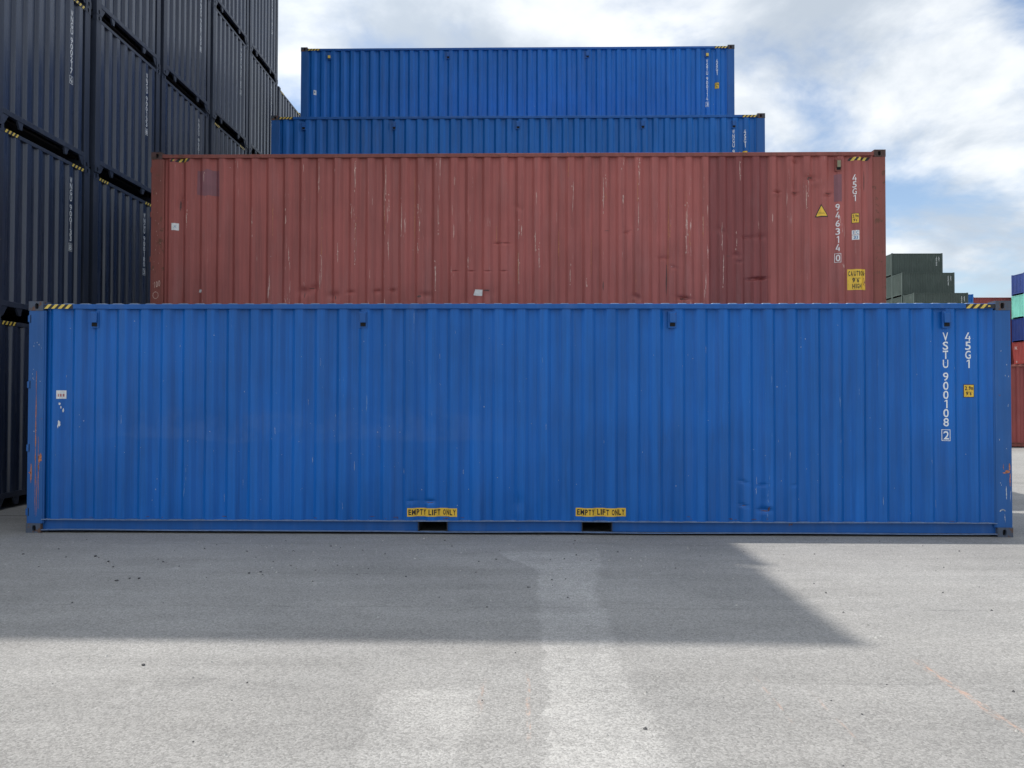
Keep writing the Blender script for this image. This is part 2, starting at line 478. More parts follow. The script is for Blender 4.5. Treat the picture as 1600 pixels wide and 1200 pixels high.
def casting_mesh(x0, x1, y0, y1, z0, z1, sx, sy, hi, lo=False):
    """corner casting: block with an oval aperture in its end face, its side face and its top or bottom"""
    mb = MB()
    if lo:
        mb.box(x0, x1, y0, y1, z0, z1)
        return mb.mesh('corner_casting', bevel=0.012)
    cav = 0.036

    def plate(P0, U, V, N, du, dv, hu, hv, cu, cv):
        # rectangle P0 + u U + v V with oval hole at (cu, cv); hole walls go inwards along -N
        k = 20; ring_o = []; ring_i = []; ring_b = []
        for i in range(k):
            a = 2 * math.pi * (i + 0.5) / k
            c, s = math.cos(a), math.sin(a)
            # stadium-like superellipse
            e = 0.72
            pu = cu + hu * math.copysign(abs(c) ** e, c); pv = cv + hv * math.copysign(abs(s) ** e, s)
            # ray to the rectangle
            tt = 1e9
            if c > 1e-9: tt = min(tt, (du - cu) / c)
            if c < -1e-9: tt = min(tt, -cu / c)
            if s > 1e-9: tt = min(tt, (dv - cv) / s)
            if s < -1e-9: tt = min(tt, -cv / s)
            ring_o.append((cu + c * tt, cv + s * tt)); ring_i.append((pu, pv))
        corners = [(0, 0), (du, 0), (du, dv), (0, dv)]
        s0 = len(mb.v)
        for (u, v) in ring_o + ring_i: mb.v.append(tuple(P0 + U * u + V * v))
        for (u, v) in ring_i: mb.v.append(tuple(P0 + U * u + V * v - N * cav))
        for i in range(k):
            j = (i + 1) % k
            mb.f.append([s0 + i, s0 + j, s0 + k + j, s0 + k + i]); mb.mi.append(0)
            mb.f.append([s0 + k + i, s0 + k + j, s0 + 2 * k + j, s0 + 2 * k + i]); mb.mi.append(0)
        for cc in corners:      # corner fillers between ring points on the two sides
            ds = sorted(range(k), key=lambda i: (ring_o[i][0] - cc[0]) ** 2 + (ring_o[i][1] - cc[1]) ** 2)
            cand = [i for i in ds[:6]]
            ia = next((i for i in cand if abs(ring_o[i][0] - cc[0]) < 1e-6), None)
            ib = next((i for i in cand if abs(ring_o[i][1] - cc[1]) < 1e-6), None)
            if ia is not None and ib is not None and ia != ib:
                q = len(mb.v); mb.v.append(tuple(P0 + U * cc[0] + V * cc[1]))
                mb.f.append([s0 + ia, s0 + ib, q]); mb.mi.append(0)
        mb.f.append([s0 + 2 * k + i for i in range(k)]); mb.mi.append(1)
    X, Y, Z = Vector((1, 0, 0)), Vector((0, 1, 0)), Vector((0, 0, 1))
    dx, dy, dz = x1 - x0, y1 - y0, z1 - z0
    o = Vector((x0, y0, z0))
    fy = y0 if sy < 0 else y1
    fx = x0 if sx < 0 else x1
    fz = z1 if hi else z0
    plate(Vector((x0, fy, z0)), X, Z, Y * sy, dx, dz, 0.024, 0.038, dx * (0.55 if sx < 0 else 0.45), dz * 0.48)
    plate(Vector((fx, y0, z0)), Y, Z, X * sx, dy, dz, 0.024, 0.038, dy * 0.5, dz * 0.48)
    plate(Vector((x0, y0, fz)), X, Y, Z * (1 if hi else -1), dx, dy, 0.055, 0.03, dx * 0.5, dy * 0.5)
    # the three plain faces
    def quad(a, b, c, d):
        s0 = len(mb.v); mb.v.extend([a, b, c, d]); mb.f.append([s0, s0 + 1, s0 + 2, s0 + 3]); mb.mi.append(0)
    by = y1 if sy < 0 else y0; bx = x1 if sx < 0 else x0; bz = z0 if hi else z1
    quad((x0, by, z0), (x1, by, z0), (x1, by, z1), (x0, by, z1))
    quad((bx, y0, z0), (bx, y1, z0), (bx, y1, z1), (bx, y0, z1))
    quad((x0, y0, bz), (x1, y0, bz), (x1, y1, bz), (x0, y1, bz))
    me = mb.mesh('corner_casting', recalc=False)
    bm = bmesh.new(); bm.from_mesh(me)
    bmesh.ops.remove_doubles(bm, verts=bm.verts, dist=0.0004)
    bmesh.ops.recalc_face_normals(bm, faces=bm.faces)
    sharp = []
    for e in bm.edges:
        a, b = e.verts
        on = 0
        for i, (lo_, hi_) in enumerate(((x0, x1), (y0, y1), (z0, z1))):
            if abs(a.co[i] - b.co[i]) < 1e-5 and (abs(a.co[i] - lo_) < 1e-4 or abs(a.co[i] - hi_) < 1e-4): on += 1
        if on == 2 and len(e.link_faces) == 2: sharp.append(e)
    bmesh.ops.bevel(bm, geom=sharp, offset=0.009, segments=2, affect='EDGES', profile=0.5)
    bm.to_mesh(me); bm.free()
    return me


MESH = {}


def container_meshes(L, H, lo=False, pockets=False, door=True):
    key = (L, H, lo, pockets, door)
    if key in MESH: return MESH[key]
    P = []                                  # (part name, mesh, slot keys)
    d0 = make_depth()
    z0w, z1w = 0.170, H - 0.094
    # long side walls
    side = panel_mesh('side_panel', 0.205, L - 0.205, z0w, z1w, d0, 1, fine=not lo)
    P.append(('side_panel', side, ['wall'], 'front'))
    back = MB(); cols = SIDE.columns(0.205, L - 0.205, False)
    for z in (z0w, z1w):
        for x in cols: back.v.append((x, W - d0(x, z), z))
    n = len(cols)
    for i in range(n - 1): back.f.append([i + 1, i, n + i, n + i + 1]); back.mi.append(0)
    P.append(('side_panel', back.mesh('side_panel_back', recalc=False, smooth=False), ['wall'], 'back'))
    # posts
    for sx in (-1, 1):
        for sy in (-1, 1):
            mb = MB()
            fx = lambda t: t if sx < 0 else L - t
            fy = lambda t: t if sy < 0 else W - t
            pts = [(0.004, 0.004), (0.200, 0.004), (0.200, 0.012), (0.214, 0.020), (0.214, 0.046), (0.192, 0.046),
                   (0.150, 0.075), (0.075, 0.155), (0.004, 0.165)]
            mb.prism([(fx(a), fy(b)) for a, b in pts], 'z', 0.116, H - 0.116)
            P.append(('corner_post', mb.mesh('corner_post', bevel=0.004 if not lo else 0), ['frame'], None))
    for sx in (-1, 1):
        for sy in (-1, 1):
            for hi in (False, True):
                x0, x1 = (0.0, 0.186) if sx < 0 else (L - 0.186, L)
                y0, y1 = (0.0, 0.162) if sy < 0 else (W - 0.162, W)
                z0, z1 = (H - 0.118, H) if hi else (0.0, 0.118)
                P.append(('corner_casting', casting_mesh(x0, x1, y0, y1, z0, z1, sx, sy, hi, lo), ['cast', 'void'] if not lo else ['cast'], None))
    # top side rails
    for sy in (-1, 1):
        mb = MB(); a, b = (0.007, 0.064) if sy < 0 else (W - 0.064, W - 0.007)
        mb.bar(0.184, L - 0.184, a, b, H - 0.096, H - 0.034, 0, 0.004, 2.0)
        P.append(('top_rail', mb.mesh('top_rail', bevel=0.006 if not lo else 0), ['rail'], 'front' if sy < 0 else 'back'))
    # bottom side rails (channel with a recessed web), with or without fork pocket gaps
    gaps = [(4.912, 5.262), (6.940, 7.300)] if pockets else []
    for sy in (-1, 1):
        mb = MB()
        fy = (lambda a, b: (a, b)) if sy < 0 else (lambda a, b: (W - b, W - a))
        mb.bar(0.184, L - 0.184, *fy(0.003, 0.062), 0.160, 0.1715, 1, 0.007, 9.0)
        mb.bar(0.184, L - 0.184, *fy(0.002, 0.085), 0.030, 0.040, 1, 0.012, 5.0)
        xs = [0.184] + [q for g in gaps for q in g] + [L - 0.184]
        for i in range(0, len(xs), 2):
            mb.box(xs[i], xs[i + 1], *fy(0.046, 0.056), 0.0385, 0.1615)
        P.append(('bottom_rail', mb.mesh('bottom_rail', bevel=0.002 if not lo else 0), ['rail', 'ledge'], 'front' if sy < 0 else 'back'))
    for (a, b) in gaps:
        mb = MB()
        mb.box(a - 0.008, a - 0.001, 0.012, W - 0.012, 0.041, 0.158)
        mb.box(b + 0.001, b + 0.008, 0.012, W - 0.012, 0.041, 0.158)
        mb.box(a - 0.008, b + 0.008, 0.045, W - 0.045, 0.1500, 0.158)
        P.append(('fork_pocket', mb.mesh('fork_pocket'), ['steel'], None))
    # roof sheet with pressed ribs
    mb = MB(); nr = int((L - 0.5) / 0.209); s = (L - nr * 0.209) / 2
    zr = H - 0.040; zc = H - 0.017
    prof = [(0.190, zr)]
    for i in range(nr):
        a = s + i * 0.209
        prof += [(a + 0.03, zr), (a + 0.062, zc), (a + 0.148, zc), (a + 0.18, zr)]
    prof.append((L - 0.190, zr))
    ya, yb = 0.060, W - 0.060
    rows = [(ya, 0.0), (ya + 0.035, 1.0), (yb - 0.035, 1.0), (yb, 0.0)]
    for (yy, k) in rows:
        for (x, z) in prof: mb.v.append((x, yy, zr + (z - zr) * (0.75 if k == 0 else 1.0)))
    n = len(prof)
    for r in range(3):
        for i in range(n - 1):
            a = r * n + i; mb.f.append([a, a + 1, a + n + 1, a + n]); mb.mi.append(0)
    mb.f.append(list(range(n))); mb.mi.append(0)
    for i in range(nr):                      # closed rib ends
        b0 = 1 + i * 4
    mb.box(0.190, L - 0.190, ya, yb, zr - 0.006, zr - 0.002)
    mb.box(0.184, L - 0.184, 0.05, 0.162, H - 0.052, H - 0.0415)
    P.append(('roof', mb.mesh('roof', recalc=True), ['roof'], None))
    mb = MB(); mb.box(0.19, L - 0.19, 0.080, W - 0.080, 0.1625, 0.195)
    P.append(('floor', mb.mesh('floor'), ['steel'], None))
    # end walls
    for sx in ((1,) if door else (-1, 1)):
        mb = MB(); cols = ENDP.columns(0.165, W - 0.165, not lo)
        fx = lambda t: t if sx < 0 else L - t
        rows = (0.246, H - 0.110)
        for z in rows:
            for y in cols: mb.v.append((fx(0.010 + ENDP(y)), y, z))
        n = len(cols)
        for i in range(n - 1): mb.f.append([i, i + 1, n + i + 1, n + i]); mb.mi.append(0)
        me = mb.mesh('end_wall', recalc=False, smooth=False)
        if sx < 0: me.flip_normals()
        P.append(('end_wall', me, ['wall'], 'end'))
        mb = MB(); a, b = sorted((fx(0.006), fx(0.075))); mb.box(a, b, 0.160, W - 0.160, H - 0.116, H - 0.054)
        P.append(('top_header', mb.mesh('top_header', bevel=0.005 if not lo else 0), ['frame'], None))
        mb = MB(); a, b = sorted((fx(0.004), fx(0.080))); mb.box(a, b, 0.160, W - 0.160, 0.166, 0.250)
        P.append(('bottom_sill', mb.mesh('bottom_sill', bevel=0.005 if not lo else 0), ['frame'], None))
        if not lo:
            for (yc, wt, wb, sk) in ((0.575, 0.14, 0.05, 0.02), (1.78, 0.14, 0.05, -0.02)):
                mb = MB(); a, b = sorted((fx(0.012), fx(0.045)))
                mb.prism([(yc - wt / 2, 0.168), (yc + wt / 2, 0.168), (yc + wb / 2 + sk, 0.050), (yc - wb / 2 + sk, 0.050)], 'x', a, b)
                P.append(('tunnel_gusset', mb.mesh('tunnel_gusset'), ['frame'], None))
            for s_ in (-1, 1):
                mb = MB(); a, b = sorted((fx(0.012), fx(0.030)))
                e = 0.158 if s_ < 0 else W - 0.158
                mb.prism([(e, 0.168), (e - s_ * 0.15, 0.168), (e - s_ * 0.05, 0.02), (e, 0.02)], 'x', a, b)
                P.append(('sill_gusset', mb.mesh('sill_gusset'), ['frame'], None))
    if door:
        for k in (0, 1):
            y0, y1 = (0.17, W / 2 - 0.008) if k == 0 else (W / 2 + 0.008, W - 0.17)
            mb = MB(); mb.box(0.020, 0.060, y0, y1, 0.16, H - 0.11)
            for j in range(5):
                za = 0.28 + j * 0.50; mb.box(0.006, 0.0205, y0 + 0.09, y1 - 0.09, za, za + 0.30)
            P.append(('door', mb.mesh('door', bevel=0.004), ['wall'], None))
            for q in (0.33, 0.72):
                mb = MB(); yy = y0 + (y1 - y0) * q
                mb.prism([(-0.022 + 0.017 * math.cos(i * math.pi / 4), yy + 0.017 * math.sin(i * math.pi / 4)) for i in range(8)], 'z', 0.13, H - 0.10)
                P.append(('lock_rod', mb.mesh('lock_rod'), ['steel'], None))
        mb = MB(); mb.box(0.006, 0.075, 0.160, W - 0.160, H - 0.11, H - 0.05)
        P.append(('top_header', mb.mesh('top_header'), ['frame'], None))
        mb = MB(); mb.box(0.006, 0.075, 0.160, W - 0.160, 0.06, 0.16)
        P.append(('bottom_sill', mb.mesh('bottom_sill'), ['frame'], None))
    MESH[key] = P
    return P


def make_container(loc, label, group, mats, L=L40, H=HC, lo=False, pockets=False, door=True, skip=()):
    r = empty('shipping_container', loc, label, 'container', group)
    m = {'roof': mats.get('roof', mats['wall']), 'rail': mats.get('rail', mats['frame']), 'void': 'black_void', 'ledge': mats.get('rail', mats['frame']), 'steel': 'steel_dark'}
    m.update(mats)
    for (nm, me, slots, tag) in container_meshes(L, H, lo, pockets, door):
        if (nm, tag) in skip: continue
        link_part(nm, me, [m[s] for s in slots], r)
    return r


# ------------------------------------------------------------------ lettering
GL = {}


def glyph(ch, bold=0.014):
    """2-D outline mesh of one character, scaled to a unit box"""
    key = (ch, bold)
    if key in GL: return GL[key]
    cu = bpy.data.curves.new('glyph', 'FONT'); cu.body = ch; cu.resolution_u = 3; cu.fill_mode = 'FRONT'; cu.offset = bold
    ob = bpy.data.objects.new('glyph', cu); COL.objects.link(ob)
    dg = bpy.context.evaluated_depsgraph_get(); dg.update()
    me = ob.evaluated_get(dg).to_mesh()
    vs = [(v.co.x, v.co.y) for v in me.vertices]; fs = [list(p.vertices) for p in me.polygons]
    ob.evaluated_get(dg).to_mesh_clear()
    bpy.data.objects.remove(ob); bpy.data.curves.remove(cu)
    xa, xb = min(v[0] for v in vs), max(v[0] for v in vs); ya, yb = min(v[1] for v in vs), max(v[1] for v in vs)
    GL[key] = ([((v[0] - xa) / (xb - xa), (v[1] - ya) / (yb - ya)) for v in vs], fs, (xb - xa) / max(yb - ya, 1e-6))
    return GL[key]


class Flat:
    """flat print in (u, v): polygons with a material slot each"""
    def __init__(self):
        self.v = []; self.f = []; self.mi = []; self.h = []

    def poly(self, pts, mi=0, lift=0.0):
        s = len(self.v); self.v += list(pts); self.h += [lift] * len(pts)
        self.f.append(list(range(s, s + len(pts)))); self.mi.append(mi)

    def rect(self, u0, u1, v0, v1, mi=0, lift=0.0):
        self.poly([(u0, v0), (u1, v0), (u1, v1), (u0, v1)], mi, lift)

    def char(self, ch, u0, u1, v0, v1, mi=0, lift=0.0, bold=0.014):
        if ch == ' ': return
        if ch == '1':
            st = max((u1 - u0) * 0.46, 0.3 * 0.5 * (u1 - u0)); hh = v1 - v0
            self.rect(u1 - st, u1, v0, v1, mi, lift)
            self.poly([(u0, v1 - 0.26 * hh), (u0, v1 - 0.13 * hh), (u1 - st, v1), (u1 - st, v1 - 0.15 * hh)][::-1], mi, lift)
            return
        if ch == '4':       # drawn in strokes so that its narrow counter stays open
            W_, hh = u1 - u0, v1 - v0; t_ = 0.24 * W_; b_ = 0.095 * hh
            P_ = lambda a, b: (u0 + a * W_, v0 + b * hh)
            xr = 0.86; yb = 0.24
            self.rect(u0 + xr * W_ - t_, u0 + xr * W_, v0, v0 + 0.58 * hh, mi, lift)
            self.rect(u0, u0 + xr * W_ - t_, v0 + yb * hh, v0 + yb * hh + b_, mi, lift)
            self.rect(u0 + xr * W_, u1, v0 + yb * hh, v0 + yb * hh + b_, mi, lift)
            self.poly([P_(0.0, yb + 0.095), P_(0.25, yb + 0.095), P_(0.72, 1.0), P_(0.46, 1.0)], mi, lift)
            return
        vs, fs, asp = glyph(ch, bold)
        s = len(self.v)
        self.v += [(u0 + a * (u1 - u0), v0 + b * (v1 - v0)) for a, b in vs]; self.h += [lift] * len(vs)
        for f in fs: self.f.append([s + i for i in f]); self.mi.append(mi)

    def line(self, text, u0, u1, v0, v1, mi=0, lift=0.0, gap=0.22):
        """a line of text fitted between u0 and u1"""
        wd = [0.45 if c in 'I1il' else 0.5 if c == ' ' else 0.3 if c in "'.\"" else 1.35 if c in 'mMW' else 1.0 for c in text]
        tot = sum(wd) + gap * (len(text) - 1); k = (u1 - u0) / tot; u = u0; h = v1 - v0
        for c, w_ in zip(text, wd):
            a, b = v0, v1
            if c == '.': b = v0 + h * 0.16
            if c in "'\"": a = v1 - h * 0.32
            if c in 'm': b = v0 + h * 0.75
            self.char(c, u, u + w_ * k, a, b, mi, lift, 0.034); u += (w_ + gap) * k

    def column(self, items, uc, mi=0, lift=0.0, w=0.050):
        """stacked characters: items = (char, z top, z bottom)"""
        for ch, zt, zb in items:
            ww = w * (0.52 if ch in '1I' else 1.0)
            self.char(ch, uc - ww / 2, uc + ww / 2, zb, zt, mi, lift, 0.012 if ch in '4689' else 0.016)

    def mesh(self, name, cuts_u, cuts_v, place):
        bm = bmesh.new()
        vs = [bm.verts.new((a, b, h)) for (a, b), h in zip(self.v, self.h)]
        for f, k in zip(self.f, self.mi):
            try:
                fc = bm.faces.new([vs[i] for i in f]); fc.material_index = k
            except ValueError:
                pass
        for (axis, cuts) in ((0, cuts_u), (1, cuts_v)):
            lo_ = min(v.co[axis] for v in bm.verts); hi_ = max(v.co[axis] for v in bm.verts)
            for c in cuts:
                if lo_ + 1e-4 < c < hi_ - 1e-4:
                    co = [0, 0, 0]; no = [0, 0, 0]; co[axis] = c; no[axis] = 1
                    bmesh.ops.bisect_plane(bm, geom=bm.verts[:] + bm.edges[:] + bm.faces[:], dist=1e-6, plane_co=co, plane_no=no)
        me = bpy.data.meshes.new(name)
        for v in bm.verts: v.co = place(v.co.x, v.co.y, v.co.z)
        bm.to_mesh(me); bm.free()
        return me


TINY = ('paint_chip', 'paint_scrape', 'dent_scuff', 'rust_scrape', 'chalk_mark', 'scuff', 'sticker_remnant')


def on_side(flat, name, mats, parent, depth, lift=0.0025, vstep=None):
    us = [v[0] for v in flat.v]; vs = [v[1] for v in flat.v]
    cu = SIDE.columns(min(us) - 0.01, max(us) + 0.01, True)
    cv = []
    if vstep:
        k = min(vs)
        while k < max(vs): cv.append(k); k += vstep
    me = flat.mesh(name, cu, cv, lambda u, v, h: (u, depth(u, v) - lift - h, v))
    o = link_part(name, me, mats, parent)
    if name in TINY: o['kind'] = 'stuff'
    return o


def on_plane_y(flat, name, mats, parent, y):
    me = flat.mesh(name, [], [], lambda u, v, h: (u, y - h, v))
    o = link_part(name, me, mats, parent)
    if name in TINY: o['kind'] = 'stuff'
    return o


def col_items(text, ztop, ch, pitch, gap):
    out = []; z = ztop
    for c in text:
        if c == ' ': z -= gap; continue
        out.append((c, z, z - ch)); z -= pitch
    return out, z


def number_column(f, text, check, uc, ztop, ch=0.103, pitch=0.112, gap=0.046, w=0.050):
    """owner code and serial number into f; returns the boxed check digit as a print of its own"""
    it, z = col_items(text, ztop, ch, pitch, gap)
    f.column(it, uc, w=w)
    z -= gap * 0.8
    f = Flat()
    # check digit in its box
    a = 0.012; hw = w * 0.5 + 0.018
    f.column([(check, z - 0.012, z - 0.012 - ch)], uc, w=w)
    zt, zb = z + 0.008, z - ch - 0.030
    t = 0.007
    f.rect(uc - hw, uc + hw, zt - t, zt); f.rect(uc - hw, uc + hw, zb, zb + t)
    f.rect(uc - hw, uc - hw + t, zb + t, zt - t); f.rect(uc + hw - t, uc + hw, zb + t, zt - t)
    return f


def hazard(f, u0, u1, v0, v1, n=4, lean=0.03, mirror=False, miss=()):
    """black tape with leaning yellow bars; slot 0 black, slot 1 yellow"""
    f.rect(u0, u1, v0, v1, 0)
    step = (u1 - u0) / (n + 0.2)
    for i in range(n):
        if i in miss: continue
        a = u0 + i * step + 0.002; b = a + step * 0.5
        pts = [(a, v0), (b, v0), (min(b + lean, u1), v1), (min(a + lean, u1), v1)]
        f.poly(pts, 1, 0.0015)


def height_label(parent, depth, u0, u1, v0, v1, l1='2.9m', l2="9'6\""):
    f = Flat(); f.rect(u0, u1, v0, v1, 0); b = 0.007
    f.rect(u0 + b, u1 - b, v0 + b, v1 - b, 1, 0.0012)
    h = v1 - v0; w_ = u1 - u0
    f.line(l1, u0 + 0.13 * w_, u1 - 0.12 * w_, v0 + 0.56 * h, v0 + 0.86 * h, 0, 0.0024)
    f.line(l2, u0 + 0.22 * w_, u1 - 0.22 * w_, v0 + 0.15 * h, v0 + 0.45 * h, 0, 0.0024)
    return on_side(f, 'height_label', ['black_print', 'yellow_film'], parent, depth)


def vent(parent, xc, z0, z1, paint, tag='black_void', y0=0.0):
    mb = MB(); w_ = 0.052
    mb.box(xc - w_, xc + w_, 0.010 + y0, 0.052, z0 - 0.012, z1 + 0.006)
    o = link_part('vent_cover', mb.mesh('vent_plate', bevel=0.002), paint, parent)
    mb = MB(); hw = 0.036; zt = z0 + (z1 - z0) * 0.28
    mb.prism([(0.0105 + y0, z1 - 0.004), (-0.006 + y0, z1 - 0.014), (-0.012 + y0, zt), (0.0105 + y0, zt)], 'x', xc - hw, xc + hw)
    link_part('hood', mb.mesh('vent_hood', bevel=0.003), paint, o)
    mb = MB(); mb.box(xc - hw * 0.9, xc + hw * 0.9, 0.004 + y0, 0.011 + y0, z0 + 0.006, zt - 0.002)
    link_part('slot', mb.mesh('vent_slot'), tag, o)
    return o


def sliver(f, u, z0, z1, w, n=10, wander=0.006, mi=0):
    """one jagged vertical scrape"""
    L_, R_ = [], []
    uu = u
    for i in range(n + 1):
        t = i / n; z = z0 + (z1 - z0) * t
        uu += random.uniform(-wander, wander) * 0.5
        ww = w * (0.25 + 0.75 * random.random()) * math.sin(math.pi * min(max(t, 0.04), 0.96)) ** 0.5
        L_.append((uu - ww / 2, z)); R_.append((uu + ww / 2, z))
    for i in range(n):
        f.poly([L_[i], R_[i], R_[i + 1], L_[i + 1]], mi)


def blot(f, u, v, ru, rv, n=11, mi=0):
    f.poly([(u + ru * random.uniform(0.55, 1.1) * math.cos(2 * math.pi * i / n), v + rv * random.uniform(0.55, 1.1) * math.sin(2 * math.pi * i / n)) for i in range(n)], mi)


# ------------------------------------------------------------------ ground
mb = MB(); mb.v = [(-900, -300, 0), (900, -300, 0), (900, 1500, 0), (-900, 1500, 0)]; mb.f = [[0, 1, 2, 3]]; mb.mi = [0]
g = link_part('ground', mb.mesh('ground', recalc=False), 'asphalt'); g['kind'] = 'structure'

BM = dict(wall='blue_paint', frame='blue_frame', rail='blue_rail', cast='blue_cast', roof='roof_sunlit', ledge='ledge_catchlight')
BF = dict(wall='blue_paint_far', frame='blue_frame', rail='blue_rail', cast='grey_cast', roof='blue_rail')
RM = dict(wall='red_paint', frame='red_frame', rail='red_frame', cast='red_cast', roof='red_frame', ledge='ledge_red')
NM = dict(wall='navy_paint', frame='navy_frame', rail='navy_frame', cast='navy_frame', roof='navy_frame')
ZW0, ZW1 = 0.170, HC - 0.094

# ------------------------------------------------------------------ front blue container
F0 = Vector((-6.2285, 9.4918, 0.0))
front_dents = [(9.19, 0.315, 0.07, 0.030, 0.022, 0.0), (9.24, 0.36, 0.05, 0.05, -0.010, 0.0), (9.16, 0.62, 0.05, 0.02, 0.010, 0.1),
               (8.93, 0.66, 0.06, 0.02, 0.010, -0.3), (8.93, 0.37, 0.05, 0.02, 0.012, -0.3), (9.55, 0.62, 0.04, 0.02, 0.007, 0.0),
               (5.05, 0.405, 0.05, 0.022, 0.020, 0.0), (6.15, 0.40, 0.06, 0.10, 0.008, 0.0), (4.83, 0.41, 0.05, 0.02, 0.008, 0.0),
               (2.3, 1.3, 0.5, 0.3, 0.006, 0.0), (7.7, 0.9, 0.6, 0.4, 0.006, 0.0)]
d_front = make_depth(front_dents, 0.0032, 1.7)
front = make_container(F0, 'blue container standing on the asphalt with EMPTY LIFT ONLY stickers', None, BM, pockets=True,
                       skip=(('side_panel', 'front'),))
front['group'] = 'containers stepping up behind the yard'
link_part('side_panel', panel_mesh('side_panel_front', 0.205, L40 - 0.205, ZW0, ZW1, d_front, 120), 'blue_paint', front)
f = Flat(); fc_ = number_column(f, 'VSTU 900108', '2', 11.41, 2.508); on_side(f, 'container_number', 'white_print', front, d_front, vstep=0.06); on_side(fc_, 'check_digit', 'white_print', front, d_front, vstep=0.06)
f = Flat(); f.column(col_items('45G1', 2.508, 0.103, 0.112, 0)[0], 11.685); on_side(f, 'size_code', 'white_print', front, d_front)
height_label(front, d_front, 11.640, 11.748, 1.708, 1.868)
for (u0, v0) in ((4.768, 0.218), (6.860, 0.226)):
    f = Flat(); f.rect(u0, u0 + 0.62, v0, v0 + 0.104, 0)
    f.line('EMPTY LIFT ONLY', u0 + 0.016, u0 + 0.604, v0 + 0.018, v0 + 0.088, 1, 0.0015, gap=0.26)
    on_side(f, 'lift_sticker', ['yellow_film', 'black_print'], front, d_front)
for xc in (0.831, 4.21, 8.053, 11.416): vent(front, xc, 2.575, 2.762, 'blue_rail')
yt = 0.007
f = Flat(); hazard(f, 0.192, 0.556, HC - 0.093, HC - 0.039, 4, 0.05); on_plane_y(f, 'hazard_tape', ['black_print', 'yellow_tape'], front, yt - 0.0015)
f = Flat(); hazard(f, 11.648, 12.006, HC - 0.093, HC - 0.039, 4, 0.05, miss=(3,)); blot(f, 11.93, HC - 0.065, 0.025, 0.012, 9, 1); f.h[-9:] = [0.0015] * 9
on_plane_y(f, 'hazard_tape', ['black_print', 'yellow_tape'], front, yt - 0.0015)
# white sticker and the torn remains of others
f = Flat(); f.rect(0.352, 0.456, 1.673, 1.778, 0)
for k in range(3): f.rect(0.372 + k * 0.024, 0.386 + k * 0.024, 1.700, 1.735, 1, 0.0012)
on_side(f, 'white_sticker', ['worn_white', 'sticker_red'], front, d_front)
f = Flat()
for (u, v, a, b) in ((0.392, 1.61, 0.012, 0.022), (0.405, 1.565, 0.006, 0.02), (0.425, 1.525, 0.008, 0.03), (0.39, 1.36, 0.018, 0.045), (0.378, 1.33, 0.008, 0.03)): blot(f, u, v, a, b)
on_side(f, 'sticker_remnant', 'worn_white', front, d_front)
# hinge lugs on the door-end post
for zc in (2.676, 1.849, 1.057, 0.259):
    mb = MB(); mb.box(-0.008, 0.022, -0.002, 0.060, zc - 0.042, zc + 0.042)
    o = link_part('hinge_lug', mb.mesh('hinge_lug', bevel=0.004), 'blue_frame', front)
    mb = MB(); mb.box(0.0225, 0.031, 0.002, 0.006, zc - 0.050, zc + 0.050)
    link_part('hinge_gap', mb.mesh('hinge_gap'), 'black_void', o)
# rust scars on the two posts
f = Flat(); sliver(f, 0.112, 0.22, 2.02, 0.015, 30, 0.002); sliver(f, 0.055, 0.62, 0.86, 0.026, 8, 0.004); blot(f, 0.165, 0.93, 0.026, 0.07)
sliver(f, 0.150, 0.30, 1.20, 0.010, 18, 0.004); sliver(f, 0.125, 0.2, 0.7, 0.008, 12, 0.003); blot(f, 0.15, 0.82, 0.012, 0.05); blot(f, 0.04, 0.75, 0.02, 0.012)
on_plane_y(f, 'rust_scrape', 'scratch_orange', front, 0.0025)
f = Flat()
for k in range(14): blot(f, random.uniform(0.04, 0.18), random.choice((2.0, 2.35, 1.9, 1.3)) + random.uniform(-0.05, 0.05), 0.004, random.uniform(0.004, 0.012), 7)
on_plane_y(f, 'paint_chip', 'scratch_white', front, 0.0025)
f = Flat(); blot(f, 12.13, 0.80, 0.035, 0.025); blot(f, 12.158, 0.86, 0.012, 0.06); sliver(f, 12.165, 0.62, 0.78, 0.016, 8); sliver(f, 12.085, 0.82, 0.90, 0.007, 6); blot(f, 12.10, 0.785, 0.04, 0.009)
on_plane_y(f, 'rust_scrape', 'scratch_orange', front, 0.0025)
f = Flat(); sliver(f, 12.12, 0.46, 0.62, 0.016, 8); sliver(f, 12.165, 0.44, 0.58, 0.008, 8)
for k in range(9): a = 2.6 - k * 0.24; blot(f, 12.07 + 0.035 * math.cos(a), 0.30 + 0.035 * math.sin(a), 0.009, 0.009, 7)
sliver(f, 12.10, 0.18, 0.28, 0.008, 6)
for k in range(10): blot(f, random.uniform(12.03, 12.17), random.uniform(0.5, 2.3), 0.004, random.uniform(0.004, 0.014), 7)
on_plane_y(f, 'paint_chip', 'scratch_white', front, 0.0025)
# scattered small chips over the panel
f = Flat()
for k in range(70):
    u = random.uniform(0.4, 11.8); v = random.choice((random.uniform(0.3, 2.7), random.uniform(0.5, 1.5)))
    if random.random() < 0.45: sliver(f, u, v, v + random.uniform(0.02, 0.12), 0.004, 4, 0.004)
    else: blot(f, u, v, random.uniform(0.002, 0.006), random.uniform(0.003, 0.009), 6)
on_side(f, 'paint_chip', 'scratch_white', front, d_front)
f = Flat(); blot(f, 5.05, 0.395, 0.05, 0.008); blot(f, 9.19, 0.305, 0.05, 0.007); blot(f, 9.235, 0.33, 0.012, 0.03); blot(f, 8.93, 0.37, 0.03, 0.006)
for k in range(26):
    u = random.choice((random.uniform(0.4, 11.8), random.gauss(5.2, 0.5), random.gauss(9.0, 0.4)))
    blot(f, u, 0.186 + abs(random.gauss(0, 0.012)), random.uniform(0.008, 0.05), random.uniform(0.002, 0.006), 9)
on_side(f, 'scuff', 'scratch_dark', front, d_front)

